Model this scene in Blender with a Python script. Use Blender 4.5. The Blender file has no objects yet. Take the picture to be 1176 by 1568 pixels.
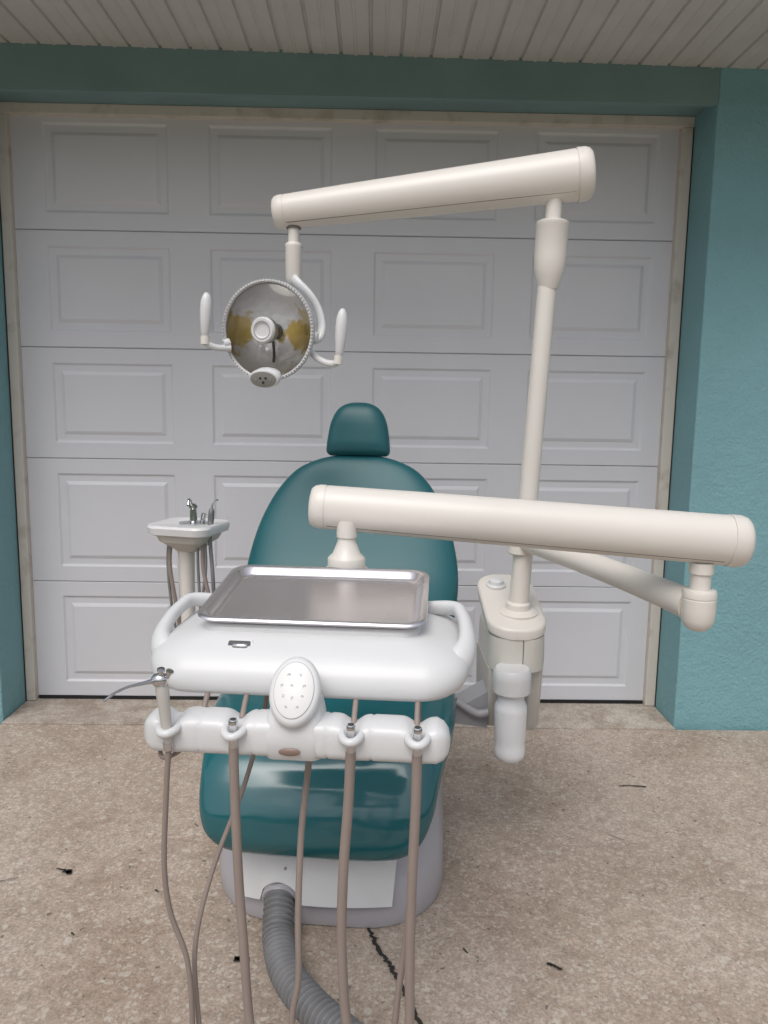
import bpy, math, random
import numpy as np
from mathutils import Vector, Matrix
random.seed(7)
sc=bpy.context.scene
COL=sc.collection
# ---------------------------------------------------------------- helpers
def empty(name,loc=(0,0,0)):
    e=bpy.data.objects.new(name,None);COL.objects.link(e);e.location=loc;e.empty_display_size=.1
    return e
XF=[Matrix.Identity(4)]
def mk(name,verts,faces,mat,parent=None,smooth=True,angle=40):
    M=XF[0]
    me=bpy.data.meshes.new(name)
    me.from_pydata([tuple(M@Vector(v)) for v in verts],[],faces)
    import bmesh
    bm=bmesh.new();bm.from_mesh(me)
    bmesh.ops.remove_doubles(bm,verts=bm.verts,dist=1e-6)
    bmesh.ops.recalc_face_normals(bm,faces=bm.faces)
    if smooth:
        for f in bm.faces:f.smooth=True
        for e in bm.edges:
            if len(e.link_faces)==2 and e.calc_face_angle(0)>math.radians(angle): e.smooth=False
    bm.to_mesh(me);bm.free()
    if mat: me.materials.append(mat)
    o=bpy.data.objects.new(name,me);COL.objects.link(o)
    if parent:
        o.parent=parent;o.matrix_parent_inverse=Matrix.Translation(-Vector(parent.location))
    return o
def box(name,a,b,mat,parent=None,bev=0.0):
    x0,y0,z0=a;x1,y1,z1=b
    v=[(x0,y0,z0),(x1,y0,z0),(x1,y1,z0),(x0,y1,z0),(x0,y0,z1),(x1,y0,z1),(x1,y1,z1),(x0,y1,z1)]
    f=[(0,3,2,1),(4,5,6,7),(0,1,5,4),(1,2,6,5),(2,3,7,6),(3,0,4,7)]
    o=mk(name,v,f,mat,parent,smooth=False)
    if bev:
        m=o.modifiers.new("b","BEVEL");m.width=bev;m.segments=2
    return o
def loftv(rings,cap=True,closed=True):
    n=len(rings[0]);v=[p for r in rings for p in r];f=[]
    for i in range(len(rings)-1):
        for j in range(n if closed else n-1):
            k=(j+1)%n
            f.append((i*n+j,i*n+k,(i+1)*n+k,(i+1)*n+j))
    if cap:
        f.append(tuple(range(n))[::-1]);f.append(tuple((len(rings)-1)*n+j for j in range(n)))
    return v,f
def loft(name,rings,mat,parent=None,cap=True,**k):
    v,f=loftv(rings,cap);return mk(name,v,f,mat,parent,**k)
def rrect(cx,cy,hw,hd,r,z,n=8,zf=None):
    r=min(r,hw*.999,hd*.999);pts=[]
    for qx,qy,a0 in((1,1,0),(-1,1,90),(-1,-1,180),(1,-1,270)):
        for i in range(n+1):
            a=math.radians(a0+90*i/n)
            x=cx+qx*(hw-r)+r*math.cos(a);y=cy+qy*(hd-r)+r*math.sin(a)
            pts.append((x,y,z if zf is None else zf(x,y)+z))
    return pts
def crom(P,m=8):
    P=[np.array(p,float) for p in P];out=[]
    Q=[2*P[0]-P[1]]+P+[2*P[-1]-P[-2]]
    for i in range(1,len(Q)-2):
        for s in range(m):
            t=s/m;a,b,c,d=Q[i-1],Q[i],Q[i+1],Q[i+2]
            out.append(.5*((2*b)+(-a+c)*t+(2*a-5*b+4*c-d)*t*t+(-a+3*b-3*c+d)*t**3))
    out.append(P[-1]);return out
def tube(name,P,r,mat,parent=None,n=16,sm=8,flat=1.0,up=None,**k):
    if not isinstance(r,(list,tuple)): r=[r]*len(P)
    if sm>1: Q=crom([tuple(p)+(rr,) for p,rr in zip(P,r)],sm)
    else: Q=[np.array(tuple(p)+(rr,)) for p,rr in zip(P,r)]
    pts=[Vector(q[:3]) for q in Q];rad=[max(q[3],1e-4) for q in Q]
    rings=[];N=None
    for i,p in enumerate(pts):
        t=(pts[min(i+1,len(pts)-1)]-pts[max(i-1,0)]).normalized()
        if N is None:
            ref=Vector(up) if up else (Vector((0,0,1)) if abs(t.z)<.9 else Vector((0,1,0)))
            N=(ref-t*ref.dot(t)).normalized()
        else: N=(N-t*N.dot(t)).normalized()
        B=t.cross(N)
        rings.append([tuple(p+N*(rad[i]*math.cos(a))+B*(rad[i]*flat*math.sin(a))) for a in [2*math.pi*j/n for j in range(n)]])
    return loft(name,rings,mat,parent,**k)
def lathe(name,prof,origin,axis,mat,parent=None,n=48,cap=True,ref=None,sx=1.0,**k):
    ax=Vector(axis).normalized();rf=Vector(ref) if ref else (Vector((0,0,1)) if abs(ax.z)<.9 else Vector((0,-1,0)))
    N=(rf-ax*rf.dot(ax)).normalized();B=ax.cross(N);o=Vector(origin)
    rings=[[tuple(o+ax*s+N*(max(r,1e-5)*math.cos(a))+B*(max(r,1e-5)*sx*math.sin(a))) for a in [2*math.pi*j/n for j in range(n)]] for r,s in prof]
    return loft(name,rings,mat,parent,cap=cap,**k)
def plate(name,c,ax_,up_,hw,hh,r,prof,mat,parent):
    ax_=Vector(ax_).normalized();U=(Vector(up_)-ax_*Vector(up_).dot(ax_)).normalized();S=U.cross(ax_);c=Vector(c)
    rings=[[tuple(c+ax_*s+S*p[0]+U*p[1]) for p in rrect(0,0,hw-ins,hh-ins,max(r-ins,.001),0,n=6)] for ins,s in prof]
    return loft(name,rings,mat,parent,angle=40)
def cushion(name,spine,mat,parent,n=40,sub=8,ew=.55,et=.8):
    Q=crom(spine,sub);rings=[]
    for i,q in enumerate(Q):
        a=Q[max(i-1,0)];b=Q[min(i+1,len(Q)-1)]
        t=Vector((0,b[0]-a[0],b[1]-a[1])).normalized()
        nn=Vector((0,-t.z,t.y))
        c=Vector((q[4],q[0],q[1]));w=max(q[2],.001);th=max(q[3],.001)
        ring=[]
        for j in range(n):
            an=2*math.pi*j/n;cs=math.cos(an);sn=math.sin(an)
            X=w*math.copysign(abs(cs)**ew,cs);Y=th*math.copysign(abs(sn)**et,sn)
            ring.append(tuple(c+Vector((X,0,0))+nn*Y))
        rings.append(ring)
    return loft(name,rings,mat,parent,angle=70)
# ---------------------------------------------------------------- materials
def mat(name,col,rough=.5,metal=0,coat=0,var=.06,vscale=6,bump=0,bscale=60,spec=.5,bdist=.002,detail=3,col2=None,trans=0,sss=0,stops=(.3,.7),stretch=None):
    m=bpy.data.materials.new(name);m.use_nodes=True;nt=m.node_tree;b=nt.nodes["Principled BSDF"]
    L=nt.links.new;N=nt.nodes.new
    tc=N("ShaderNodeTexCoord")
    no=N("ShaderNodeTexNoise");no.inputs["Scale"].default_value=vscale;no.inputs["Detail"].default_value=detail
    L(tc.outputs["Object"],no.inputs["Vector"])
    rp=N("ShaderNodeValToRGB");rp.color_ramp.elements[0].position=stops[0];rp.color_ramp.elements[1].position=stops[1]
    c2=col2 if col2 else tuple(min(1,c*(1+var)) for c in col)
    c1=col if col2 else tuple(c*(1-var) for c in col)
    rp.color_ramp.elements[0].color=(*c1,1);rp.color_ramp.elements[1].color=(*c2,1)
    L(no.outputs["Fac"],rp.inputs["Fac"]);L(rp.outputs["Color"],b.inputs["Base Color"])
    mr=N("ShaderNodeMapRange");mr.inputs["To Min"].default_value=rough*.85;mr.inputs["To Max"].default_value=min(1,rough*1.15)
    L(no.outputs["Fac"],mr.inputs["Value"]);L(mr.outputs["Result"],b.inputs["Roughness"])
    b.inputs["Metallic"].default_value=metal;b.inputs["Coat Weight"].default_value=coat;b.inputs["Coat Roughness"].default_value=.06
    b.inputs["Specular IOR Level"].default_value=spec
    b.inputs["Transmission Weight"].default_value=trans
    b.inputs["Subsurface Weight"].default_value=sss
    if bump:
        n2=N("ShaderNodeTexNoise");n2.inputs["Scale"].default_value=bscale;n2.inputs["Detail"].default_value=detail
        if stretch:
            mp=N("ShaderNodeMapping");mp.inputs["Scale"].default_value=stretch;L(tc.outputs["Object"],mp.inputs[0]);L(mp.outputs[0],n2.inputs["Vector"])
        else: L(tc.outputs["Object"],n2.inputs["Vector"])
        bp=N("ShaderNodeBump");bp.inputs["Strength"].default_value=bump;bp.inputs["Distance"].default_value=bdist
        L(n2.outputs["Fac"],bp.inputs["Height"]);L(bp.outputs["Normal"],b.inputs["Normal"])
    return m
WHITE=mat("white_plastic",(.66,.665,.67),.32,var=.025)
CREAM=mat("cream_enamel",(.71,.675,.625),.33,var=.03,vscale=3,bump=.05,bscale=20)
CREAM2=mat("cream_enamel_dull",(.52,.50,.46),.45,var=.05)
GREYP=mat("grey_abs",(.30,.30,.32),.45,var=.05)
BASEG=mat("base_plastic",(.40,.385,.41),.36,var=.06,vscale=4)
SEAM=mat("seam_dark",(.16,.145,.135),.7)
TEALV=mat("teal_vinyl",(.015,.112,.130),.40,var=.06,bump=.3,bscale=450,bdist=.0006)
TEALG=mat("teal_vinyl_glossy",(.014,.112,.130),.13,var=.05,bump=.42,bscale=5.0,bdist=.02,detail=1,spec=.7,stretch=(1,1.4,2.8))
STEEL=mat("steel_brushed",(.84,.81,.83),.27,metal=.95,var=.05,vscale=4,bump=.05,bscale=90)
CHROME=mat("chrome",(.62,.62,.63),.14,metal=1,var=.02)
HOSE=mat("hose_taupe",(.27,.22,.195),.5,var=.08)
HOSEG=mat("hose_grey",(.19,.19,.195),.5,var=.12,vscale=20)
DARK=mat("dark_plastic",(.02,.02,.022),.4)
RUBBER=mat("rubber",(.012,.012,.012),.8)
FROST=mat("frosted_bottle",(.74,.75,.77),.28,var=.02)
DOORW=mat("door_paint",(.62,.63,.665),.42,var=.04,vscale=1.5,bump=.15,bscale=120,bdist=.001,detail=5)
JOINT=mat("door_joint",(.10,.10,.11),.8)
TRIM=mat("trim_paint",(.50,.45,.385),.6,col2=(.63,.59,.53),vscale=12,bump=.4,bscale=50,bdist=.003,detail=6,stops=(.30,.46))
def clear_mat():
    m=bpy.data.materials.new("clear_lens");m.use_nodes=True;nt=m.node_tree;nt.nodes.clear();N=nt.nodes.new;L=nt.links.new
    o=N("ShaderNodeOutputMaterial");mx=N("ShaderNodeMixShader");t=N("ShaderNodeBsdfTransparent");g=N("ShaderNodeBsdfGlossy")
    t.inputs[0].default_value=(.98,.98,.975,1);g.inputs["Roughness"].default_value=.05
    f=N("ShaderNodeFresnel");f.inputs[0].default_value=1.6
    L(f.outputs[0],mx.inputs[0]);L(t.outputs[0],mx.inputs[1]);L(g.outputs[0],mx.inputs[2]);L(mx.outputs[0],o.inputs[0]);return m
LENS=clear_mat()
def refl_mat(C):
    m=bpy.data.materials.new("dichroic_painted_reflections");m.use_nodes=True;nt=m.node_tree;b=nt.nodes["Principled BSDF"];N=nt.nodes.new;L=nt.links.new
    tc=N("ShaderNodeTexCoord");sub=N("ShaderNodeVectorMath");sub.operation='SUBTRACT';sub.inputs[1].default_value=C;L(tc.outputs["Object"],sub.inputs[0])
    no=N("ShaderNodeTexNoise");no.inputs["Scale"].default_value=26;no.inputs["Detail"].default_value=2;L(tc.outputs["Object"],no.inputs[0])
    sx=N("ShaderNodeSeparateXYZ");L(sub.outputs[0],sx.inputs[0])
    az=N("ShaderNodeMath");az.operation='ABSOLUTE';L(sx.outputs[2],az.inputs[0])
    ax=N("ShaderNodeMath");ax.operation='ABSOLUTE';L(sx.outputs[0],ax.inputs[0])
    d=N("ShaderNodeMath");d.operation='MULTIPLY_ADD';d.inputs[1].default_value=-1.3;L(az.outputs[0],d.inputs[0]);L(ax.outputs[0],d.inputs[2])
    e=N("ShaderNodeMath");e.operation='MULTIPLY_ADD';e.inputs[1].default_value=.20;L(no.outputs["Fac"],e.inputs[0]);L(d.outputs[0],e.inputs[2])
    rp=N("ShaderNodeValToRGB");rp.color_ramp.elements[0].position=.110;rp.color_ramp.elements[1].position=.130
    rp.color_ramp.elements[0].color=(.93,.93,.96,1);rp.color_ramp.elements[1].color=(.72,.53,.17,1)  # dichroic tint: amber side reflections and pale sky painted into the base colour
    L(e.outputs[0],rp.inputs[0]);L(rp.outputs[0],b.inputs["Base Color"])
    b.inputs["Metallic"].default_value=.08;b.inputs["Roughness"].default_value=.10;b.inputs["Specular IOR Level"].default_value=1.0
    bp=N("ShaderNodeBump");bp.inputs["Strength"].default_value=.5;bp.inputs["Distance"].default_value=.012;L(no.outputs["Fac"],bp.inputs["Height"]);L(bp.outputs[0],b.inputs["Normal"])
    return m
def stucco():
    m=mat("teal_stucco",(.200,.390,.428),.8,var=.06,vscale=2.2)
    nt=m.node_tree;N=nt.nodes.new;L=nt.links.new;b=nt.nodes["Principled BSDF"]
    tc=N("ShaderNodeTexCoord");n1=N("ShaderNodeTexNoise");n1.inputs["Scale"].default_value=85;n1.inputs["Detail"].default_value=4;n1.inputs["Roughness"].default_value=.6
    n2=N("ShaderNodeTexNoise");n2.inputs["Scale"].default_value=26;n2.inputs["Detail"].default_value=2
    L(tc.outputs["Object"],n1.inputs[0]);L(tc.outputs["Object"],n2.inputs[0])
    ad=N("ShaderNodeMath");ad.operation='ADD';L(n1.outputs["Fac"],ad.inputs[0]);L(n2.outputs["Fac"],ad.inputs[1])
    bp=N("ShaderNodeBump");bp.inputs["Strength"].default_value=.62;bp.inputs["Distance"].default_value=.008
    L(ad.outputs[0],bp.inputs["Height"]);L(bp.outputs[0],b.inputs["Normal"]);return m
STUC=stucco()
TEALT=mat("teal_trim_paint",(.175,.285,.295),.6,var=.10,vscale=3,bump=.3,bscale=30,bdist=.003)
def soffit_mat():
    m=mat("vinyl_soffit",(.58,.565,.54),.6,var=.04)
    nt=m.node_tree;N=nt.nodes.new;L=nt.links.new;b=nt.nodes["Principled BSDF"]
    tc=N("ShaderNodeTexCoord");mp=N("ShaderNodeMapping");mp.inputs["Rotation"].default_value=(0,0,.5);mp.inputs["Scale"].default_value=(50,260,50)
    n1=N("ShaderNodeTexNoise");n1.inputs["Scale"].default_value=1;n1.inputs["Detail"].default_value=3
    L(tc.outputs["Object"],mp.inputs[0]);L(mp.outputs[0],n1.inputs[0])
    bp=N("ShaderNodeBump");bp.inputs["Strength"].default_value=.8;bp.inputs["Distance"].default_value=.003
    L(n1.outputs["Fac"],bp.inputs["Height"]);L(bp.outputs[0],b.inputs["Normal"]);return m
SOFF=soffit_mat()
def concrete(name,c1,c2,speck=True):
    m=bpy.data.materials.new(name);m.use_nodes=True;nt=m.node_tree;b=nt.nodes["Principled BSDF"];N=nt.nodes.new;L=nt.links.new
    tc=N("ShaderNodeTexCoord")
    def noise(s,d,r=.6):
        n=N("ShaderNodeTexNoise");n.inputs["Scale"].default_value=s;n.inputs["Detail"].default_value=d;n.inputs["Roughness"].default_value=r;L(tc.outputs["Object"],n.inputs[0]);return n
    def ramp(src,p0,p1,a,c):
        r=N("ShaderNodeValToRGB");r.color_ramp.elements[0].position=p0;r.color_ramp.elements[1].position=p1
        r.color_ramp.elements[0].color=(*a,1);r.color_ramp.elements[1].color=(*c,1);L(src,r.inputs[0]);return r
    def mix(bt,f,A,B):
        x=N("ShaderNodeMix");x.data_type='RGBA';x.blend_type=bt
        if isinstance(f,float): x.inputs["Factor"].default_value=f
        else: L(f,x.inputs["Factor"])
        L(A,x.inputs["A"])
        if isinstance(B,tuple): x.inputs["B"].default_value=(*B,1)
        else: L(B,x.inputs["B"])
        return x.outputs["Result"]
    big=noise(1.3,5,.62);base=ramp(big.outputs["Fac"],.34,.68,c1,c2).outputs[0]
    fine=noise(150,3,.7);out=mix('MULTIPLY',.85,base,ramp(fine.outputs["Fac"],.33,.66,(.58,.56,.54),(1.12,1.12,1.12)).outputs[0])
    mid=noise(26,3,.6);out=mix('MULTIPLY',.6,out,ramp(mid.outputs["Fac"],.3,.62,(.70,.68,.66),(1.05,1.05,1.05)).outputs[0])
    if not speck:
        st=noise(7,5,.7);out=mix('MULTIPLY',.7,out,ramp(st.outputs["Fac"],.38,.56,(.62,.54,.47),(1,1,1)).outputs[0])
    if speck:
        wv=N("ShaderNodeMix");wv.data_type='RGBA';wv.blend_type='ADD';wv.inputs["Factor"].default_value=.02
        wn=noise(60,2);L(tc.outputs["Object"],wv.inputs["A"]);L(wn.outputs["Color"],wv.inputs["B"])
        def cells(scale,chan,thr,lo,hi,amt):
            vo=N("ShaderNodeTexVoronoi");vo.inputs["Scale"].default_value=scale;L(wv.outputs["Result"],vo.inputs[0])
            sp=N("ShaderNodeSeparateColor");L(vo.outputs["Color"],sp.inputs[0])
            rs=N("ShaderNodeMapRange");rs.inputs["From Min"].default_value=thr;rs.inputs["From Max"].default_value=1;rs.inputs["To Min"].default_value=0;rs.inputs["To Max"].default_value=hi;L(sp.outputs[chan],rs.inputs[0])
            sb=N("ShaderNodeMath");sb.operation='SUBTRACT';L(rs.outputs[0],sb.inputs[0]);L(vo.outputs["Distance"],sb.inputs[1])
            mr=N("ShaderNodeMapRange");mr.inputs["From Min"].default_value=0;mr.inputs["From Max"].default_value=lo;mr.inputs["To Max"].default_value=amt;L(sb.outputs[0],mr.inputs[0]);return mr.outputs[0]
        out=mix('MIX',cells(95,0,.55,.10,.75,.50),out,(.60,.56,.50))
        out=mix('MIX',cells(45,1,.80,.08,.5,.50),out,(.62,.58,.52))
        out=mix('MIX',cells(60,2,.82,.06,.45,.7),out,(.10,.08,.065))
        st=noise(2.6,6,.7);out=mix('MULTIPLY',.7,out,ramp(st.outputs["Fac"],.36,.56,(.82,.79,.76),(1,1,1)).outputs[0])
    L(out,b.inputs["Base Color"]);b.inputs["Roughness"].default_value=.85
    ad=N("ShaderNodeMath");ad.operation='ADD';L(mid.outputs["Fac"],ad.inputs[0]);L(fine.outputs["Fac"],ad.inputs[1])
    bp=N("ShaderNodeBump");bp.inputs["Strength"].default_value=.6;bp.inputs["Distance"].default_value=.004;L(ad.outputs[0],bp.inputs["Height"]);L(bp.outputs[0],b.inputs["Normal"])
    return m
DRIVE=concrete("aggregate_concrete",(.44,.355,.29),(.54,.455,.385))
SLAB=concrete("sill_concrete",(.46,.40,.35),(.60,.55,.49),speck=False)
GRASS=mat("grass",(.045,.08,.02),.9,col2=(.08,.12,.035),vscale=8,bump=.8,bscale=80,bdist=.03)
LEAF=mat("leaves",(.03,.06,.015),.6,col2=(.08,.12,.04),vscale=2)
ROOFM=mat("shingles",(.12,.11,.10),.9,var=.2,vscale=30)
CRACK=mat("crack_tar",(.03,.027,.024),.9)

# ---------------------------------------------------------------- ground
def sheet(name,x0,y0,x1,y1,z,m,parent=None):
    return mk(name,[(x0,y0,z),(x1,y0,z),(x1,y1,z),(x0,y1,z)],[(0,1,2,3)],m,parent,smooth=False)
sheet("ground",-150,-150,150,150,-.016,GRASS)
sheet("driveway",-4.2,-16,4.2,-.262,-.004,DRIVE)
def crack(P,w,seed=0,jit=.35,fill=.55):
    rnd=random.Random(seed);v=[];f=[]
    Q=[]
    for i in range(len(P)-1):
        for s in range(9):
            t=s/9;Q.append((P[i][0]*(1-t)+P[i+1][0]*t+rnd.uniform(-1,1)*w*jit,P[i][1]*(1-t)+P[i+1][1]*t+rnd.uniform(-1,1)*w*jit*.4))
    Q.append(P[-1])
    for i,(x,y) in enumerate(Q):
        a=Q[max(0,i-1)];b=Q[min(len(Q)-1,i+1)];dx,dy=b[0]-a[0],b[1]-a[1];l=math.hypot(dx,dy) or 1
        ww=w*rnd.uniform(fill,1)*.5
        if i in (0,len(Q)-1): ww*=.2
        v+= [(x-dy/l*ww,y+dx/l*ww,0.0005),(x+dy/l*ww,y-dx/l*ww,0.0005)]
        if i: f.append((2*i-2,2*i-1,2*i+1,2*i))
    return v,f
cv=[];cf=[]
for P,w,s in (([(.10,-1.42),(.125,-1.50),(.155,-1.58),(.175,-1.62),(.205,-1.70),(.225,-1.77),(.30,-1.95),(.42,-2.2),(.5,-2.9)],.013,1),
              ([(-.765,-1.238),(-.735,-1.247)],.008,2),([(-.735,-1.247),(-.712,-1.262)],.024,12),([(.99,-.742),(1.03,-.738),(1.09,-.748)],.007,3),
              ([(.545,-1.600),(.56,-1.61),(.575,-1.622)],.010,4),([(-.200,-1.592),(-.185,-1.588),(-.165,-1.592)],.017,5),([(-.46,-1.33),(-.45,-1.34)],.006,6),
              ([(-.43,-1.0),(-.415,-1.02)],.004,7),([(.86,-1.05),(.9,-1.08)],.003,8),([(-.9,-1.3),(-.85,-1.28)],.003,9),([(.35,-1.55),(.36,-1.57)],.006,14),([(.75,-.9),(.76,-.91)],.005,15),([(-.62,-1.5),(-.61,-1.51)],.006,16)):
    v,f=crack(P,w,s);o=len(cv);cv+=v;cf+=[tuple(i+o for i in q) for q in f]
mk("driveway_cracks",cv,cf,CRACK,None,smooth=False)

# ---------------------------------------------------------------- house
house=empty("stucco_house",(0,0,0))
XL,XR=-1.392,1.383
box("wall_right",(XR,-.239,-.1),(6.5,.0,2.75),STUC,house,bev=.006)
box("wall_left",(-6.5,-.239,-.1),(XL,.0,2.75),STUC,house,bev=.006)
box("lintel",(XL,-.212,2.468),(XR,.0,2.75),TEALT,house)
box("lintel_board",(XL,-.239,2.437),(XR,-.214,2.75),TEALT,house)
box("wall_inner",(-6.5,.12,-.1),(6.5,.2,3.2),SOFF,house)
box("threshold_slab",(XL+.002,-.26,-.08),(XR-.002,.11,.003),SLAB,house,bev=.004)
box("trim_top",(XL+.001,-.034,2.428),(XR-.001,.012,2.4675),TRIM,house,bev=.003)
box("trim_left",(XL+.001,-.030,.004),(-1.350,.012,2.4275),TRIM,house,bev=.003)
box("trim_right",(1.337,-.030,.004),(XR-.001,.012,2.4275),TRIM,house,bev=.003)
box("trim_caulk_right",(XR-.0045,-.0345,.004),(XR-.0012,-.0305,2.427),DARK,house)
box("trim_caulk_left",(XL+.0012,-.0345,.004),(XL+.0045,-.0305,2.427),DARK,house)
def rect(x0,z0,x1,z1,y): return [(x0,y,z0),(x1,y,z0),(x1,y,z1),(x0,y,z1)]
dv=[];df=[]
colx=[-1.3495,-.646,.022,.684,1.3365];pc=[-.975,-.313,.357,1.010]
secs=[(.016,.5325),(.534,1.0655),(1.067,1.5265),(1.528,1.9945),(1.996,2.47)]
for (z0,z1) in secs:
    for c in range(4):
        x0,x1=colx[c],colx[c+1]
        px0,px1=pc[c]-.250,pc[c]+.250;pz0,pz1=z0+.066,z1-.062
        rs=[rect(x0,z0,x1,z1,.004),rect(x0,z0+.003,x1,z1-.003,0) ,rect(px0,pz0,px1,pz1,0)]
        for ins,y in ((.003,.0015),(.008,.0058),(.013,.0068),(.034,.0065),(.045,.0015),(.049,.0)):
            rs.append(rect(px0+ins,pz0+ins,px1-ins,pz1-ins,y))
        o=len(dv)
        for r in rs: dv+=r
        for i in range(len(rs)-1):
            for j in range(4):
                k=(j+1)%4;df.append((o+i*4+j,o+i*4+k,o+i*4+4+k,o+i*4+4+j))
        e=o+(len(rs)-1)*4;df.append((e,e+1,e+2,e+3))
mk("garage_door",dv,df,DOORW,house,smooth=False)
box("door_backing",(-1.36,.014,.0),(1.36,.05,2.47),JOINT,house)
box("door_gasket",(-1.345,-.004,.003),(1.335,.012,.0155),RUBBER,house)
sv=[];sf=[];x=-6.5
prof=[]
while x<6.5:
    prof+=[(x,0),(x+.036,0),(x+.040,-.003),(x+.046,-.003),(x+.050,0),(x+.092,0),(x+.0955,.009),(x+.1025,.009),(x+.106,0)];x+=.110
zz=lambda x:2.581-.0117*max(-3,min(3,x))
for (x,dz) in prof: sv+=[(x,-.2395,zz(x)+dz),(x,-.92,zz(x)+dz)]
for i in range(len(prof)-1): sf.append((2*i,2*i+1,2*i+3,2*i+2))
mk("soffit",sv,sf,SOFF,house,smooth=False)
box("soffit_backing",(-6.5,-.93,2.64),(6.5,.1,2.66),SEAM,house)
box("fascia",(-6.5,-.95,2.52),(6.5,-.922,2.72),TEALT,house)
mk("roof",[(-6.6,-1.0,2.73),(6.6,-1.0,2.73),(6.6,5,4.7),(-6.6,5,4.7),(-6.6,-1.0,2.70),(6.6,-1.0,2.70),(6.6,5,4.67),(-6.6,5,4.67)],[(0,1,2,3),(7,6,5,4),(0,4,5,1),(1,5,6,2),(2,6,7,3),(3,7,4,0)],ROOFM,house,smooth=False)

# ---------------------------------------------------------------- dental chair
CH=Matrix.Translation((.012,-1.3,0))@Matrix.Rotation(math.radians(-5.5),4,'Z')
chair=empty("dental_chair",(.012,-1.3,0))
XF[0]=CH
back=[(.575,1.142,.03,.006,0),(.573,1.137,.085,.022,0),(.567,1.122,.14,.034,0),(.552,1.088,.205,.042,0),(.522,1.02,.262,.048,0),(.485,.93,.305,.052,0),
      (.44,.83,.330,.056,0),(.40,.75,.336,.058,0),(.365,.66,.326,.06,0),(.33,.58,.30,.06,0),(.30,.51,.27,.055,0),(.285,.47,.24,.03,0)]
cushion("backrest",back,TEALV,chair,sub=5,ew=.42,et=.75)
shell=[(y+.055,z-.01,max(w-.03,.01),t*.6,0) for y,z,w,t,_ in back[1:]]
cushion("backrest_shell",shell,WHITE,chair,sub=4)
hd=[(.60,1.309,.022,.006,0),(.597,1.304,.050,.026,0),(.590,1.284,.076,.040,0),(.583,1.250,.092,.047,0),(.575,1.210,.100,.048,0),(.568,1.176,.104,.046,0),(.564,1.154,.104,.036,0),(.562,1.144,.094,.018,0)]
cushion("headrest",hd,TEALV,chair,sub=6,ew=.62,et=.7)
tube("headrest_bracket",[(0,.60,1.06),(0,.61,1.15),(0,.60,1.22)],[.018,.018,.018],CHROME,chair,flat=2.2)
seat=[(.33,.50,.26,.03,0),(.30,.495,.29,.05,0),(.22,.485,.325,.058,0),(.10,.475,.333,.06,0),(-.02,.458,.325,.06,0),(-.10,.435,.310,.06,0),(-.165,.395,.297,.058,-.003),(-.205,.345,.288,.056,-.005),
      (-.225,.30,.274,.052,-.008),(-.228,.268,.252,.045,-.010),(-.222,.243,.215,.03,-.012),(-.215,.233,.17,.01,-.012)]
cushion("seat",seat,TEALG,chair,n=56,sub=8,ew=.42,et=.65)
cushion("seat_shell",[(y+.03,z-.055,w*.86,t*.6,0) for y,z,w,t,_ in seat[1:-3]],WHITE,chair,sub=4)
def basering(z,hw,y0,y1,r): return rrect(0,(y0+y1)/2,hw,(y1-y0)/2,r,z,n=8)
loft("base_skirt",[basering(0,.302,-.170,.56,.20),basering(.025,.308,-.175,.565,.20),basering(.07,.308,-.168,.565,.19),basering(.12,.304,-.13,.56,.17),
  basering(.18,.298,-.06,.55,.16),basering(.25,.285,.0,.53,.15),basering(.33,.25,.05,.48,.13),basering(.40,.17,.09,.38,.08),basering(.44,.17,.09,.38,.08)],BASEG,chair,angle=50)
top=[];bot=[]
nn=48;ax0=-.098
for i in range(nn+1):
    t=i/nn;xt=-.215+.41*t;xb=-.207+.39*t
    zb=.074
    d=abs(xb-ax0)
    if d<.052: zb=max(zb,.074+.055*math.sqrt(max(0,1-(d/.052)**2)))
    bow=lambda x:-.028*(1-(x/.22)**2)
    top.append((xt,-.142+bow(xt),.232));bot.append((xb,-.176+bow(xb),zb))
R1=[(p[0],p[1]+.15,p[2]+.01) for p in top];R2=[(p[0],p[1]+.012,p[2]+.003) for p in top];R3=[(p[0]*.995,p[1],p[2]-.006) for p in top];R4=bot;R5=[(p[0],p[1]+.02,p[2]-.004) for p in bot]
v=[];f=[]
for r in (R1,R2,R3,R4,R5): v+=r
for a in range(4):
    for i in range(nn): f.append((a*(nn+1)+i,a*(nn+1)+i+1,(a+1)*(nn+1)+i+1,(a+1)*(nn+1)+i))
for s in (0,nn):
    o=len(v);p,q=R3[s],R4[s];v+=[p,q,(q[0],q[1]+.2,q[2]),(p[0],p[1]+.2,p[2])];f.append((o,o+1,o+2,o+3))
mk("front_cover",v,f,WHITE,chair,angle=30)
lathe("cover_screw",[(.0,0),(.0035,0),(.0035,.003),(0,.003)],(-.085,-.189,.162),(0,-1,0),GREYP,chair,n=12)
lathe("hose_port",[(.047,-.05),(.047,.006),(.044,.010),(.040,.010),(.038,-.02)],(ax0,-.186,.080),(0,-1,-.35),BASEG,chair,n=32)
XF[0]=Matrix.Identity(4)

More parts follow.
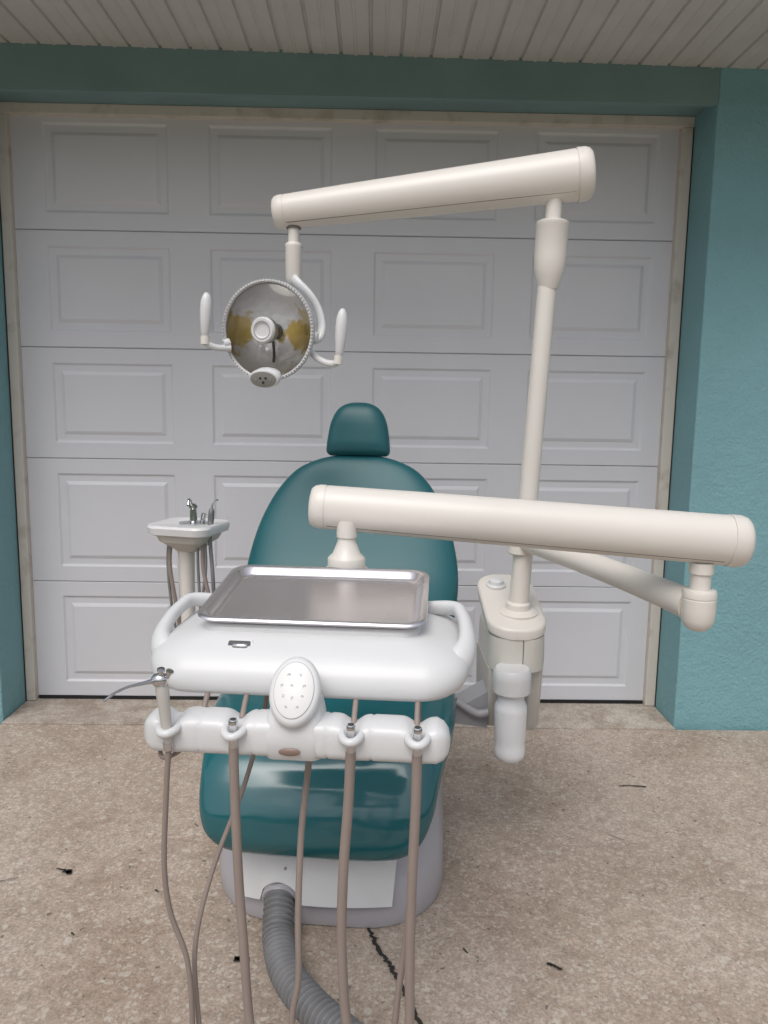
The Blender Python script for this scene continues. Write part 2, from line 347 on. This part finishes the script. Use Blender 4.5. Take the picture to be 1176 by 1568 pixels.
def corrugated(name,P,r,m,pitch=.0145):
    Q=crom(P,30);pts=[Vector(q) for q in Q]
    L=[0]
    for i in range(1,len(pts)): L.append(L[-1]+(pts[i]-pts[i-1]).length)
    tot=L[-1];n=int(tot/pitch*6);out=[]
    j=0
    for i in range(n+1):
        s=tot*i/n
        while j<len(L)-2 and L[j+1]<s:j+=1
        t=(s-L[j])/max(1e-9,L[j+1]-L[j]);out.append((tuple(pts[j].lerp(pts[j+1],t)),r*(.72,.74,.96,1,.96,.74)[i%6]))
    return tube(name,[o[0] for o in out],[o[1] for o in out],m,None,n=28,sm=1,angle=80)
corrugated("corrugated_hose",[(-.105,-1.38,.10),(-.105,-1.46,.095),(-.103,-1.525,.065),(-.095,-1.585,.040),(-.065,-1.68,.037),(-.002,-1.775,.037),(.09,-1.87,.037),(.22,-2.0,.037),(.42,-2.2,.037),(.6,-2.6,.037)],.0385,HOSEG)

# ---------------------------------------------------------------- operatory light with post
light=empty("dental_operatory_light",(.542,-1.089,0))
PB=Vector((.542,-1.089,.70));PT=Vector((.588,-1.089,1.665))
tube("post",[PB,(PB+PT)/2,PT],[.0285,.027,.0255],CREAM,light,n=32,sm=2)
lathe("post_collar_upper",[(.026,-.035),(.030,-.022),(.036,-.004),(.041,.015),(.0435,.05),(.0445,.130),(.0450,.131),(.0450,.141),(.040,.144),(.024,.145),(.0215,.146),(.0215,.23)],(.5905,-1.089,1.667),(.03,0,1),CREAM,light)
lathe("post_collar_lower",[(.06,0),(.060,.006),(.052,.012),(.036,.014),(.034,.03),(.028,.035)],PB+Vector((0,0,.018)),(0,-.1,1),CREAM,light)
def springarm(pref,A,B,ra,rb,parent,flat=.92):
    A=Vector(A);B=Vector(B);d=(B-A);Ln=d.length;d.normalize()
    N=[(0,.0),(.0,.55),(.003,.82),(.010,.94),(.022,1.0)]
    P=[];Rr=[]
    for s,k in N: P.append(A+d*s);Rr.append(ra*k)
    P.append(A+d*.034);Rr.append(ra*1.0);P.append(A+d*.0345);Rr.append(ra*.965);P.append(A+d*.0370);Rr.append(ra*.965);P.append(A+d*.0375);Rr.append(ra*.99)
    for t in (.25,.5,.75): P.append(A+d*Ln*t);Rr.append(ra+(rb-ra)*t)
    e=Ln
    P.append(A+d*(e-.0475));Rr.append(rb*.99);P.append(A+d*(e-.047));Rr.append(rb*.965);P.append(A+d*(e-.0445));Rr.append(rb*.965);P.append(A+d*(e-.044));Rr.append(rb*1.02)
    for s,k in N[::-1]: P.append(A+d*(e-s));Rr.append(rb*1.02*k)
    tube(pref+"_housing",P,Rr,CREAM,parent,n=48,sm=1,flat=flat,up=(0,0,1),angle=60)
    Bn=d.cross(Vector((0,0,1))).normalized()
    if Bn.y>0: Bn=-Bn
    up=Bn.cross(d);up=up if up.z>0 else -up
    for sgn in (1,-1):
        pts=[];th=math.radians(50)
        for t in (.045,.3,.6,.94):
            r=(ra+(rb-ra)*t)*.992
            pts.append(A+d*Ln*t+Bn*sgn*(r*flat*math.cos(th))-up*(r*math.sin(th)))
        tube(pref+"_seam",pts,.0010,SEAM,parent,n=6,sm=1)
springarm("balance_arm",(-.176,-.985,1.843),(.698,-1.095,1.936),.047,.068,light)
lathe("lamp_neck",[(.016,.0),(.016,-.05),(.022,-.052),(.0245,-.056),(.0245,-.062),(.0235,-.066),(.023,-.15),(.016,-.168),(.010,-.172)],(-.118,-.992,1.812),(0,.03,1),CREAM,light,n=32)
tube("lamp_neck_ring",[(-.118,-.992,1.750),(-.118,-.992,1.7485)],.0250,SEAM,light,n=32,sm=1)
lathe("arm_end_ring",[(.021,0),(.021,.006)],(-.118,-.992,1.800),(0,0,1),SEAM,light,n=32)
C=Vector((-.178,-1.095,1.508));NV=Vector((-.30,-.94,-.05)).normalized()
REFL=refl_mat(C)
lathe("lamp_back_shell",[(.0,-.085),(.05,-.078),(.09,-.056),(.118,-.026),(.130,-.004),(.1335,.002),(.129,.003)],C,NV,WHITE,light,n=64,cap=False)
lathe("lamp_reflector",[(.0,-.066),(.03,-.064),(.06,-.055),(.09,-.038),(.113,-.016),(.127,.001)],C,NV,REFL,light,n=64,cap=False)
lathe("lamp_rim",[(.126,.000),(.128,.006),(.132,.008),(.136,.004),(.137,-.004),(.135,-.010),(.131,-.008)],C,NV,mat("rim_plastic",(.50,.50,.51),.12,var=.05),light,n=64,cap=False)
lathe("lamp_lens",[(.0,.030),(.03,.029),(.06,.025),(.09,.018),(.115,.009),(.128,.002)],C,NV,LENS,light,n=64,cap=False)
side=NV.cross(Vector((0,0,1))).normalized();upl=side.cross(NV).normalized()
rv=[];rf=[]
for j in range(90):
    th=2*math.pi*j/90;e=side*math.cos(th)+upl*math.sin(th);g=side*-math.sin(th)+upl*math.cos(th);p=C+e*.1335+NV*.006
    o=len(rv)
    for a_,b_,c_ in ((-1,-1,0),(1,-1,0),(1,1,0),(-1,1,0),(-1,-1,1),(1,-1,1),(1,1,1),(-1,1,1)):
        rv.append(tuple(p+g*a_*.0016+e*b_*.003+NV*c_*.0035))
    rf+=[tuple(o+i for i in q) for q in ((0,3,2,1),(4,5,6,7),(0,1,5,4),(1,2,6,5),(2,3,7,6),(3,0,4,7))]
mk("lamp_rim_teeth",rv,rf,WHITE,light,smooth=False)
lathe("lamp_cap",[(.0,.034),(.018,.034),(.022,.039),(.031,.0395),(.0345,.036),(.0355,.030),(.0355,.010),(.03,.008)],C,NV,WHITE,light,n=40)
lathe("lamp_cap_groove",[(.0205,.0355),(.0225,.0395),(.0230,.0400),(.0245,.0400),(.0245,.038)],C,NV,GREYP,light,n=40,cap=False)
lathe("lamp_bulb_shield",[(.020,-.055),(.022,-.05),(.022,.0),(.026,.004),(.026,.012)],C,NV,DARK,light,n=32)
tube("lamp_bulb_wire",[C-upl*.02+NV*-.03,C-upl*.06+NV*-.035,C-upl*.085-NV*.03],.004,DARK,light,n=8)
SC=C-upl*.128+NV*.028
sa=(NV-upl*.35).normalized()
lathe("lamp_sensor_housing",[(.012,-.05),(.022,-.03),(.0255,-.01),(.0265,.004),(.025,.010),(.0225,.0115)],SC,sa,WHITE,light,n=40,sx=1.75)
lathe("lamp_sensor_face",[(.0,.008),(.0222,.008),(.0222,.0118),(.0205,.0125),(.0,.0125)],SC,sa,mat("sensor_grey",(.26,.26,.24),.4),light,n=40,sx=1.75)
for k,kk in ((-.022,0),(-.008,.004),(.008,.004),(.022,0),(0,-.008)):
    lathe("lamp_sensor_button",[(.0035,0),(.0035,.002),(.0,.0022)],SC+sa*.0125+side*k+upl*kk,sa,GREYP if kk==0 else DARK,light,n=12)
tube("lamp_yoke",[(-.118,-1.0,1.665),(-.105,-1.02,1.648),(-.070,-1.03,1.615),(-.045,-1.03,1.575),(-.034,-1.035,1.53),(-.040,-1.045,1.497),(-.052,-1.055,1.485)],[.016,.015,.0125,.012,.0125,.0145,.012],WHITE,light,flat=.75,n=20)
lathe("yoke_pivot",[(.0,.0),(.017,.0),(.017,.02),(.013,.024),(0,.024)],(-.066,-1.06,1.492),(1,-.2,0),WHITE,light,n=24)
tube("yoke_pivot_left",[(-.29,-1.07,1.475),(-.305,-1.08,1.47)],.013,WHITE,light,n=20,sm=1)
def grip(name,base,topz,tilt):
    x,y,z=base;h=topz-z
    lathe(name,[(.006,-.004),(.009,0),(.0115,.006),(.0150,h*.35),(.0165,h*.60),(.0150,h*.80),(.011,h*.92),(.006,h*.985),(.001,h)],base,(tilt,0,1),WHITE,light,n=24)
tube("handle_arm_left",[(-.285,-1.075,1.460),(-.318,-1.09,1.460),(-.342,-1.10,1.468),(-.349,-1.105,1.482)],[.009,.009,.010,.011],WHITE,light,n=16)
tube("handle_elbow_left",[(-.349,-1.105,1.468),(-.349,-1.105,1.490)],[.0125,.012],CREAM,light,n=20,sm=1)
grip("handle_grip_left",(-.349,-1.105,1.492),1.606,.06)
tube("handle_arm_right",[(-.062,-1.085,1.455),(-.045,-1.10,1.437),(-.015,-1.12,1.422),(.008,-1.132,1.420),(.018,-1.137,1.432)],[.009,.009,.009,.010,.011],WHITE,light,n=16)
tube("handle_elbow_right",[(.016,-1.138,1.418),(.018,-1.138,1.441)],[.0125,.012],CREAM,light,n=20,sm=1)
grip("handle_grip_right",(.020,-1.138,1.443),1.566,.07)

# utility junction box at the foot of the post
jb=empty("utility_junction_box",(.53,-1.05,0))
zf=lambda x,y:.700+(y+1.19)*.25
def jr(dz,hw,hd,r,cy=-1.03): return rrect(.531,cy,hw,hd,r,dz,n=8,zf=zf)
loft("top_cap",[jr(-.035,.078,.160,.065),jr(-.030,.085,.168,.074),jr(-.008,.087,.170,.075),jr(-.002,.084,.167,.072),jr(.0,.079,.162,.068),jr(.001,.02,.10,.019)],CREAM,jb,angle=50)
loft("column_head",[rrect(.532,-1.045,.080,.150,.06,.572),rrect(.532,-1.045,.081,.152,.06,.60),rrect(.532,-1.045,.079,.150,.06,.668)],mat("cream_mid",(.62,.60,.55),.4),jb)
loft("column_left",[rrect(.482,-1.03,.026,.11,.012,.392),rrect(.482,-1.03,.028,.125,.014,.41),rrect(.480,-1.03,.029,.130,.014,.573)],CREAM2,jb)
loft("column_right",[rrect(.580,-1.03,.020,.11,.012,.380),rrect(.582,-1.03,.022,.125,.014,.40),rrect(.586,-1.03,.024,.130,.014,.573)],CREAM2,jb)
loft("column_core",[rrect(.532,-1.03,.03,.09,.012,.40),rrect(.532,-1.03,.03,.09,.012,.573)],GREYP,jb)
tube("column_split",[(.541,-1.1975,.58),(.541,-1.1975,.668)],.0012,SEAM,jb,n=6,sm=1)
lathe("cable_grommet",[(.030,0),(.030,.006),(.024,.010),(.022,.020),(.014,.024),(.0,.024)],(.50,-.945,.762),(0,-.2,1),WHITE,jb,n=28)
lathe("bottle_holder",[(.048,0),(.052,.004),(.053,.04),(.052,.062),(.046,.070),(.0,.071)],(.507,-1.225,.528),(0,0,1),WHITE,jb,n=36)
lathe("water_bottle",[(.0,.0),(.034,.0),(.041,.006),(.0435,.018),(.0435,.035),(.0415,.045),(.0435,.06),(.0450,.14),(.0445,.155),(.036,.175),(.036,.20)],(.507,-1.225,.335),(0,0,1),FROST,jb,n=36)
loft("mount_bracket",[[(.30,-1.15,.41),(.30,-1.05,.41),(.30,-1.05,.45),(.30,-1.15,.45)],[(.38,-1.15,.40),(.38,-1.05,.40),(.38,-1.05,.455),(.38,-1.15,.455)],[(.455,-1.15,.39),(.455,-1.05,.39),(.455,-1.05,.50),(.455,-1.15,.50)]],GREYP,jb,smooth=False)
tube("mount_link",[(.36,-1.16,.475),(.42,-1.165,.44),(.455,-1.17,.445)],.012,GREYP,jb,n=12)

# ---------------------------------------------------------------- delivery unit
unit=empty("dental_delivery_unit",(.02,-1.85,0))
springarm("flex_arm",(-.022,-1.588,1.090),(.922,-1.642,1.031),.0485,.0555,unit)
lathe("unit_pivot_neck",[(.022,.10),(.022,.065),(.019,.062),(.020,.055),(.030,.03),(.038,.022),(.041,.018),(.041,.0),(.047,-.004),(.047,-.04)],(.060,-1.615,.962),(0,0,1),CREAM,unit,n=36)
E=Vector((.826,-1.640,.885))
tube("rigid_arm",[(.542,-1.089,.93),(.60,-1.20,.925),(.70,-1.395,.912),(.79,-1.57,.893),(.815,-1.62,.888)],[.026,.028,.031,.033,.036],CREAM,unit,n=28)
lathe("rigid_arm_clamp",[(.030,-.04),(.036,-.035),(.036,.035),(.030,.04)],(.542,-1.089,.93),(.04,0,1),CREAM,unit,n=32)
lathe("elbow",[(.0,-.052),(.018,-.049),(.029,-.040),(.0345,-.026),(.036,-.005),(.036,.020),(.0350,.021),(.0350,.023),(.036,.024),(.036,.035),(.034,.040),(.0215,.041),(.0215,.075),(.026,.077),(.026,.1)],E,(0,0,1),CREAM,unit,n=36)
XF[0]=Matrix.Translation((.02,-1.85,0))@Matrix.Rotation(math.radians(-5),4,'Z')
def ur(z,hw,yf,yb,r): return rrect(0,(yf+yb)/2,hw,(yb-yf)/2,r,z,n=12)
loft("body_shell",[ur(.834,.222,-.180,.09,.05),ur(.834,.238,-.194,.10,.06),ur(.838,.252,-.204,.11,.07),ur(.846,.264,-.209,.115,.075),ur(.862,.273,-.209,.12,.08),ur(.878,.275,-.201,.12,.08),
   ur(.891,.270,-.189,.120,.075),ur(.902,.258,-.175,.11,.07),ur(.911,.238,-.160,.10,.055),ur(.917,.215,-.147,.10,.045),ur(.921,.198,-.137,.12,.04)],WHITE,unit,angle=60)
loft("body_top_cover",[ur(.90,.188,-.130,.150,.035),ur(.924,.190,-.131,.155,.035),ur(.932,.186,-.126,.152,.032),ur(.9335,.17,-.11,.14,.03)],WHITE,unit,angle=60)
for s in (-1,1):
    tube("side_handle",[(s*.238,-.135,.868),(s*.258,-.125,.884),(s*.270,-.098,.900),(s*.271,-.055,.916),(s*.265,-.012,.928),(s*.250,.022,.934),(s*.19,.05,.925)],[.026,.025,.020,.0165,.0155,.016,.015],WHITE,unit,n=24,flat=.75)
zt=lambda x,y:.951+(y-.02)*.115
def tr(dz,hw,hd,r): return rrect(0,.005,hw,hd,r,dz,n=10,zf=zt)
rings=[tr(-.004,.176,.120,.030),tr(.004,.195,.139,.034),tr(.0095,.201,.145,.038),tr(.0125,.200,.144,.037),tr(.0135,.194,.138,.034),tr(.0115,.187,.131,.030),tr(.001,.180,.124,.027),tr(-.0020,.175,.119,.024),tr(-.0025,.166,.110,.02),tr(-.0025,.05,.03,.01)]
loft("instrument_tray",rings,STEEL,unit,angle=60)
WN=(0,-.72,.70)
plate("slot_bezel",(-.112,-.163,.9065),WN,(0,.7,.72),.0225,.0125,.006,[(.001,-.006),(0,.0),(.0005,.0015),(.0025,.002)],WHITE,unit)
plate("slot_window",(-.112,-.163,.9065),WN,(0,.7,.72),.0190,.0085,.003,[(0,0),(0,.0026),(.003,.0027)],DARK,unit)
lathe("slot_wheel",[(.0045,-.013),(.0060,-.011),(.0060,.011),(.0045,.013)],(-.110,-.164,.9062),(1,0,0),CHROME,unit,n=24)
a=Vector((0,-.82,.57)).normalized();pc0=Vector((0,-.258,.869))
def oval(name,prof,c,ax_,up_,m,k):
    ax_=Vector(ax_).normalized();U=(Vector(up_)-ax_*Vector(up_).dot(ax_)).normalized();S=U.cross(ax_)
    rings=[[tuple(Vector(c)+ax_*s+U*(r*k*math.cos(t))+S*(r*math.sin(t))) for t in [2*math.pi*j/56 for j in range(56)]] for r,s in prof]
    return loft(name,rings,m,unit,angle=50)
UPP=Vector((0,.57,.82))
oval("pod_body",[(.028,-.075),(.035,-.04),(.0395,-.014),(.0405,-.004),(.0385,.003),(.0345,.006),(.0,.006)],pc0,a,UPP,WHITE,1.38)
oval("pod_ring",[(.0315,.004),(.0315,.0066),(.0310,.0068),(.0,.0068)],pc0,a,UPP,GREYP,1.42)
oval("pod_keypad",[(.0308,.004),(.0308,.0074),(.0298,.0080),(.0,.0082)],pc0,a,UPP,mat("keypad",(.70,.70,.69),.35),1.42)
S=UPP.cross(a).normalized();UPn=(UPP-a*UPP.dot(a)).normalized()
ICON=mat("icon_grey",(.42,.42,.42),.5)
for (u_,w_,l,an) in ((-.010,.023,.005,.5),(.008,.023,.004,-.4),(-.019,.006,.005,1.2),(.016,.006,.005,.8),(-.004,.006,.004,.2),(-.016,-.010,.005,-.9),(.014,-.010,.004,.2),(-.001,-.013,.005,1.5),(.008,-.027,.004,.3),(-.010,-.027,.004,-.5)):
    p=pc0+a*.0083+S*u_+UPn*w_;d=S*math.cos(an)+UPn*math.sin(an)
    q=UPn*math.cos(an)-S*math.sin(an)
    tube("pod_icon",[p-d*l/2,p+q*.002,p+d*l/2,p-q*.001],.0006,ICON,unit,n=5,sm=3)
loft("pod_stem",[rrect(0,-.225,.036,.034,.02,.850),rrect(-.001,-.232,.042,.038,.02,.832),rrect(-.002,-.238,.048,.041,.018,.805),rrect(-.002,-.240,.049,.038,.018,.775),rrect(-.002,-.238,.044,.030,.016,.760)],WHITE,unit)
oval("indicator_lens",[(.0,0),(.006,0),(.006,.003),(.004,.0045),(.0,.005)],(-.004,-.2785,.779),(0,-1,.1),(1,0,0),mat("lens_brown",(.22,.15,.12),.3),2.8)
HX=(-.0915,.091,.1925,-.195)
def barring(x,h,d,cz=.793,cy=-.243):
    dip=sum(math.exp(-((x-hx)/.013)**2) for hx in HX)
    pts=[]
    for j in range(32):
        t=2*math.pi*j/32;c_,s_=math.cos(t),math.sin(t)
        zt_=h*math.copysign(abs(s_)**.5,s_)
        if s_>0: zt_*=1-.42*dip
        pts.append((x,cy+d*math.copysign(abs(c_)**.6,c_)*(1 if c_>0 else 1+.10*dip),cz+zt_))
    return pts
xs=sorted(set([round(-.222+.444*i/110,4) for i in range(111)]))
XS=[(-.242,.006,.008),(-.240,.017,.020),(-.233,.026,.028)]
for x_ in xs:
    g=min(abs(x_-q) for q in (-.148,-.0645,.0515,.1195))
    k=.955 if g<.0022 else 1
    XS.append((x_,.031*k,.034*k))
XS+=[(.233,.026,.028),(.240,.017,.020),(.243,.006,.008)]
loft("instrument_bar",[barring(*s) for s in XS],WHITE,unit,angle=45)
for cx_ in HX:
    tube("holder_fork",[(cx_-.0135,-.250,.811),(cx_-.0150,-.268,.810),(cx_-.0125,-.284,.808),(cx_-.005,-.2935,.806),(cx_+.005,-.2935,.806),(cx_+.0125,-.284,.808),(cx_+.0150,-.268,.810),(cx_+.0135,-.250,.811)],.0065,WHITE,unit,n=14)
for cx_ in HX[:3]:
    lathe("handpiece_coupling",[(.0065,.0),(.0078,-.003),(.0078,-.008),(.0068,-.010),(.0068,-.026),(.0075,-.028),(.0075,-.046),(.0066,-.048)],(cx_,-.281,.829),(0,0,1),CHROME,unit,n=24)
    lathe("coupling_bore",[(.0,.0004),(.005,.0004)],(cx_,-.281,.829),(0,0,1),DARK,unit,n=16,cap=False)
lathe("syringe_body",[(.0062,.0),(.0075,.004),(.0082,.03),(.0095,.065),(.0105,.085),(.0085,.096)],(-.193,-.284,.788),(-.09,0,1),CREAM2,unit,n=24)
lathe("syringe_head",[(.006,-.012),(.010,-.008),(.0115,0),(.010,.008),(.006,.012)],(-.203,-.286,.889),(1,.1,.1),CHROME,unit,n=24)
lathe("syringe_button",[(.004,0),(.004,.010),(.006,.011),(.006,.014),(0,.015)],(-.200,-.288,.895),(.1,-.3,1),CHROME,unit,n=16)
lathe("syringe_button",[(.004,0),(.004,.009),(.006,.010),(.006,.013),(0,.014)],(-.192,-.286,.893),(.5,-.1,1),CHROME,unit,n=16)
tube("syringe_nozzle",[(-.208,-.290,.889),(-.225,-.310,.890),(-.238,-.328,.891),(-.250,-.348,.888),(-.258,-.362,.882)],[.0045,.0028,.0022,.0021,.0020],CHROME,unit,n=12)
lathe("syringe_ring",[(.0078,0),(.0078,.012)],(-.193,-.284,.776),(-.09,0,1),CHROME,unit,n=20)
def hose(P,r,m=HOSE,nm="handpiece_tubing"): tube(nm,P,r,m,unit,n=14,sm=10)
hose([(-.0915,-.281,.785),(-.090,-.281,.70),(-.086,-.281,.57),(-.078,-.283,.44),(-.070,-.285,.32),(-.052,-.29,.18),(-.01,-.28,.11),(.015,-.26,.16),(-.005,-.26,.29),(.004,-.25,.37),(.0,-.23,.47),(.0,-.20,.60),(.008,-.17,.72),(.01,-.14,.85)],[.0075]*8+[.0055]*6)
hose([(.091,-.281,.785),(.088,-.281,.70),(.081,-.282,.58),(.080,-.283,.45),(.090,-.285,.32),(.115,-.285,.20),(.145,-.275,.15),(.160,-.262,.22),(.168,-.255,.34),(.183,-.24,.48),(.19,-.21,.62),(.19,-.16,.80),(.19,-.14,.85)],[.0080]*6+[.0055]*7)
hose([(.1925,-.281,.785),(.192,-.281,.70),(.189,-.282,.58),(.188,-.283,.45),(.19,-.283,.32),(.185,-.285,.2),(.15,-.29,.09),(.06,-.25,.03),(-.05,-.1,.03)],.0080)
hose([(-.193,-.284,.776),(-.199,-.284,.70),(-.205,-.284,.58),(-.197,-.284,.50),(-.172,-.284,.42),(-.165,-.284,.32),(-.168,-.284,.22),(-.158,-.284,.14),(-.145,-.28,.2),(-.160,-.27,.31),(-.165,-.26,.43),(-.145,-.22,.54),(-.105,-.17,.66),(-.08,-.13,.77),(-.07,-.12,.85)],[.0045]*8+[.0042]*7)
tube("tube_hook",[(-.215,-.235,.79),(-.222,-.240,.765),(-.212,-.262,.752),(-.19,-.255,.757),(-.172,-.235,.775),(-.168,-.225,.80)],.0035,HOSE,unit,n=10)
for x_ in (-.155,-.09,.09,.19): tube("bar_support",[(x_,-.16,.86),(x_,-.205,.835),(x_,-.235,.81)],.0045,HOSE,unit,n=10)
XF[0]=Matrix.Identity(4)

# ---------------------------------------------------------------- cuspidor
cu=empty("dental_cuspidor",(-.46,-.88,0))
XF[0]=Matrix.Translation((-.457,-.88,.022))@Matrix.Rotation(math.radians(-16),4,'Z')
def cr_(z,hw,hd,r,cy=0): return rrect(0,cy,hw,hd,r,z,n=8)
loft("bowl_body",[cr_(.828,.036,.04,.02,.01),cr_(.845,.050,.055,.03,.0),cr_(.862,.076,.075,.035),cr_(.888,.090,.082,.04)],CREAM2,cu,angle=30)
loft("top_plate",[cr_(.884,.094,.090,.04),cr_(.888,.103,.098,.045),cr_(.908,.106,.102,.046),cr_(.915,.102,.098,.044),cr_(.917,.090,.084,.040),cr_(.914,.085,.078,.038),cr_(.9135,.02,.02,.01)],WHITE,cu,angle=40)
lathe("faucet_base",[(.045,0),(.045,.003),(.02,.005),(.012,.008),(.010,.045),(.013,.048),(.013,.056),(.006,.062),(.0,.063)],(.015,.0,.914),(0,0,1),CHROME,cu,n=28)
tube("faucet_spout",[(.015,0,.955),(.012,-.012,.985),(.018,-.03,.990),(.022,-.042,.975)],.005,CHROME,cu,n=12)
lathe("fill_button",[(.008,0),(.008,.03),(.0,.032)],(.035,.02,.914),(.2,0,1),CHROME,cu,n=16)
lathe("evacuator_handpiece",[(.0075,0),(.0095,.01),(.0095,.05),(.006,.06)],(.078,-.01,.905),(.1,0,1),mat("grey_metal",(.3,.3,.31),.3,metal=.8),cu,n=20)
tube("evacuator_tip",[(.084,-.01,.963),(.087,-.012,.975),(.099,-.016,.988),(.109,-.02,.994)],.003,CHROME,cu,n=10)
tube("column",[(-.012,0,.84),(-.012,0,.80),(-.012,0,.65),(-.012,0,.43)],[.032,.026,.024,.024],CREAM,cu,n=24)
tube("support_arm",[(-.012,0,.45),(.10,-.03,.44),(.26,-.02,.43),(.45,.0,.43)],[.024,.024,.022,.022],CREAM,cu,n=20)
for i,(x0,x1) in enumerate(((-.055,-.05),(-.048,-.034),(.045,.05),(.062,.085),(.07,.055))):
    tube("drain_tubing",[(x0,-.03,.86),(x0*1.05,-.035,.78),(x1,-.03,.65),(x1*.8,.0,.48)],.0065 if i%2 else .0045,HOSE if i%2 else HOSEG,cu,n=10)
tube("suction_tubing",[(.078,-.01,.90),(.082,-.02,.86),(.095,-.03,.74),(.08,.0,.60),(.04,.02,.50)],.006,HOSEG,cu,n=12)
XF[0]=Matrix.Identity(4)

# ---------------------------------------------------------------- tree row behind the viewer (seen in reflections)
rnd=np.random.RandomState(3);tv=[];tf=[]
for c in range(24):
    cx=-26+c*2.2+rnd.uniform(-.8,.8);cy=-27+rnd.uniform(-2,2);h=rnd.uniform(3.0,7.0);w=rnd.uniform(1.3,2.4)
    for k in range(240):
        d=rnd.normal(size=3);d/=np.linalg.norm(d);rr=rnd.uniform(.55,1.0)
        p=np.array([cx,cy,h*.58])+d*rr*np.array([w,w,h*.45]);s=rnd.uniform(.2,.45)
        a_=rnd.normal(size=3);a_/=np.linalg.norm(a_);b_=np.cross(a_,d);b_/=max(1e-6,np.linalg.norm(b_))
        o=len(tv);tv+=[tuple(p-a_*s),tuple(p-b_*s*.6),tuple(p+a_*s),tuple(p+b_*s*.6)];tf.append((o,o+1,o+2,o+3))
    o=len(tv)
    for zz_,r_ in ((-.1,.18),(h*.5,.10)):
        for q in range(6): tv.append((cx+r_*math.cos(q*math.pi/3),cy+r_*math.sin(q*math.pi/3),zz_))
    for q in range(6): tf.append((o+q,o+(q+1)%6,o+6+(q+1)%6,o+6+q))
mk("tree_row",tv,tf,LEAF,None,smooth=False)

# ---------------------------------------------------------------- camera
yaw,pitch,roll=.0159,.140,.0152
cy,sy=math.cos(yaw),math.sin(yaw);cp,sp=math.cos(pitch),math.sin(pitch)
fw=Vector((sy*cp,cy*cp,-sp));rt=Vector((cy,-sy,0));up=rt.cross(fw)
r2=rt*math.cos(roll)+up*math.sin(roll);u2=-rt*math.sin(roll)+up*math.cos(roll)
cam=bpy.data.cameras.new("camera");co=bpy.data.objects.new("camera",cam);COL.objects.link(co)
co.matrix_world=Matrix(((r2.x,u2.x,-fw.x,.114),(r2.y,u2.y,-fw.y,-3.239),(r2.z,u2.z,-fw.z,1.311),(0,0,0,1)))
cam.sensor_fit='VERTICAL';cam.sensor_height=24;cam.lens=24*1165/1568;cam.clip_end=500;cam.clip_start=.05
sc.camera=co
# ---------------------------------------------------------------- light
w=bpy.data.worlds.new("World");sc.world=w;w.use_nodes=True;nt=w.node_tree;bg=nt.nodes["Background"]
sky=nt.nodes.new("ShaderNodeTexSky");sky.sky_type='NISHITA';sky.sun_disc=False
EL,AZ=58,200
sky.sun_elevation=math.radians(EL);sky.sun_rotation=math.radians(AZ);sky.air_density=1.0;sky.dust_density=4.0;sky.ozone_density=1
hs=nt.nodes.new("ShaderNodeHueSaturation");hs.inputs["Saturation"].default_value=.45
nt.links.new(sky.outputs[0],hs.inputs["Color"]);nt.links.new(hs.outputs[0],bg.inputs["Color"]);bg.inputs["Strength"].default_value=.148
sd=Vector((math.sin(math.radians(AZ))*math.cos(math.radians(EL)),math.cos(math.radians(AZ))*math.cos(math.radians(EL)),math.sin(math.radians(EL))))
sl=bpy.data.lights.new("sun","SUN");sl.energy=1.08;sl.angle=math.radians(40);sl.color=(1,.975,.94)
so=bpy.data.objects.new("sun",sl);COL.objects.link(so);so.rotation_euler=sd.to_track_quat('Z','Y').to_euler();so.location=(0,-5,8)
sc.view_settings.view_transform='Standard';sc.view_settings.look='None';sc.view_settings.exposure=0
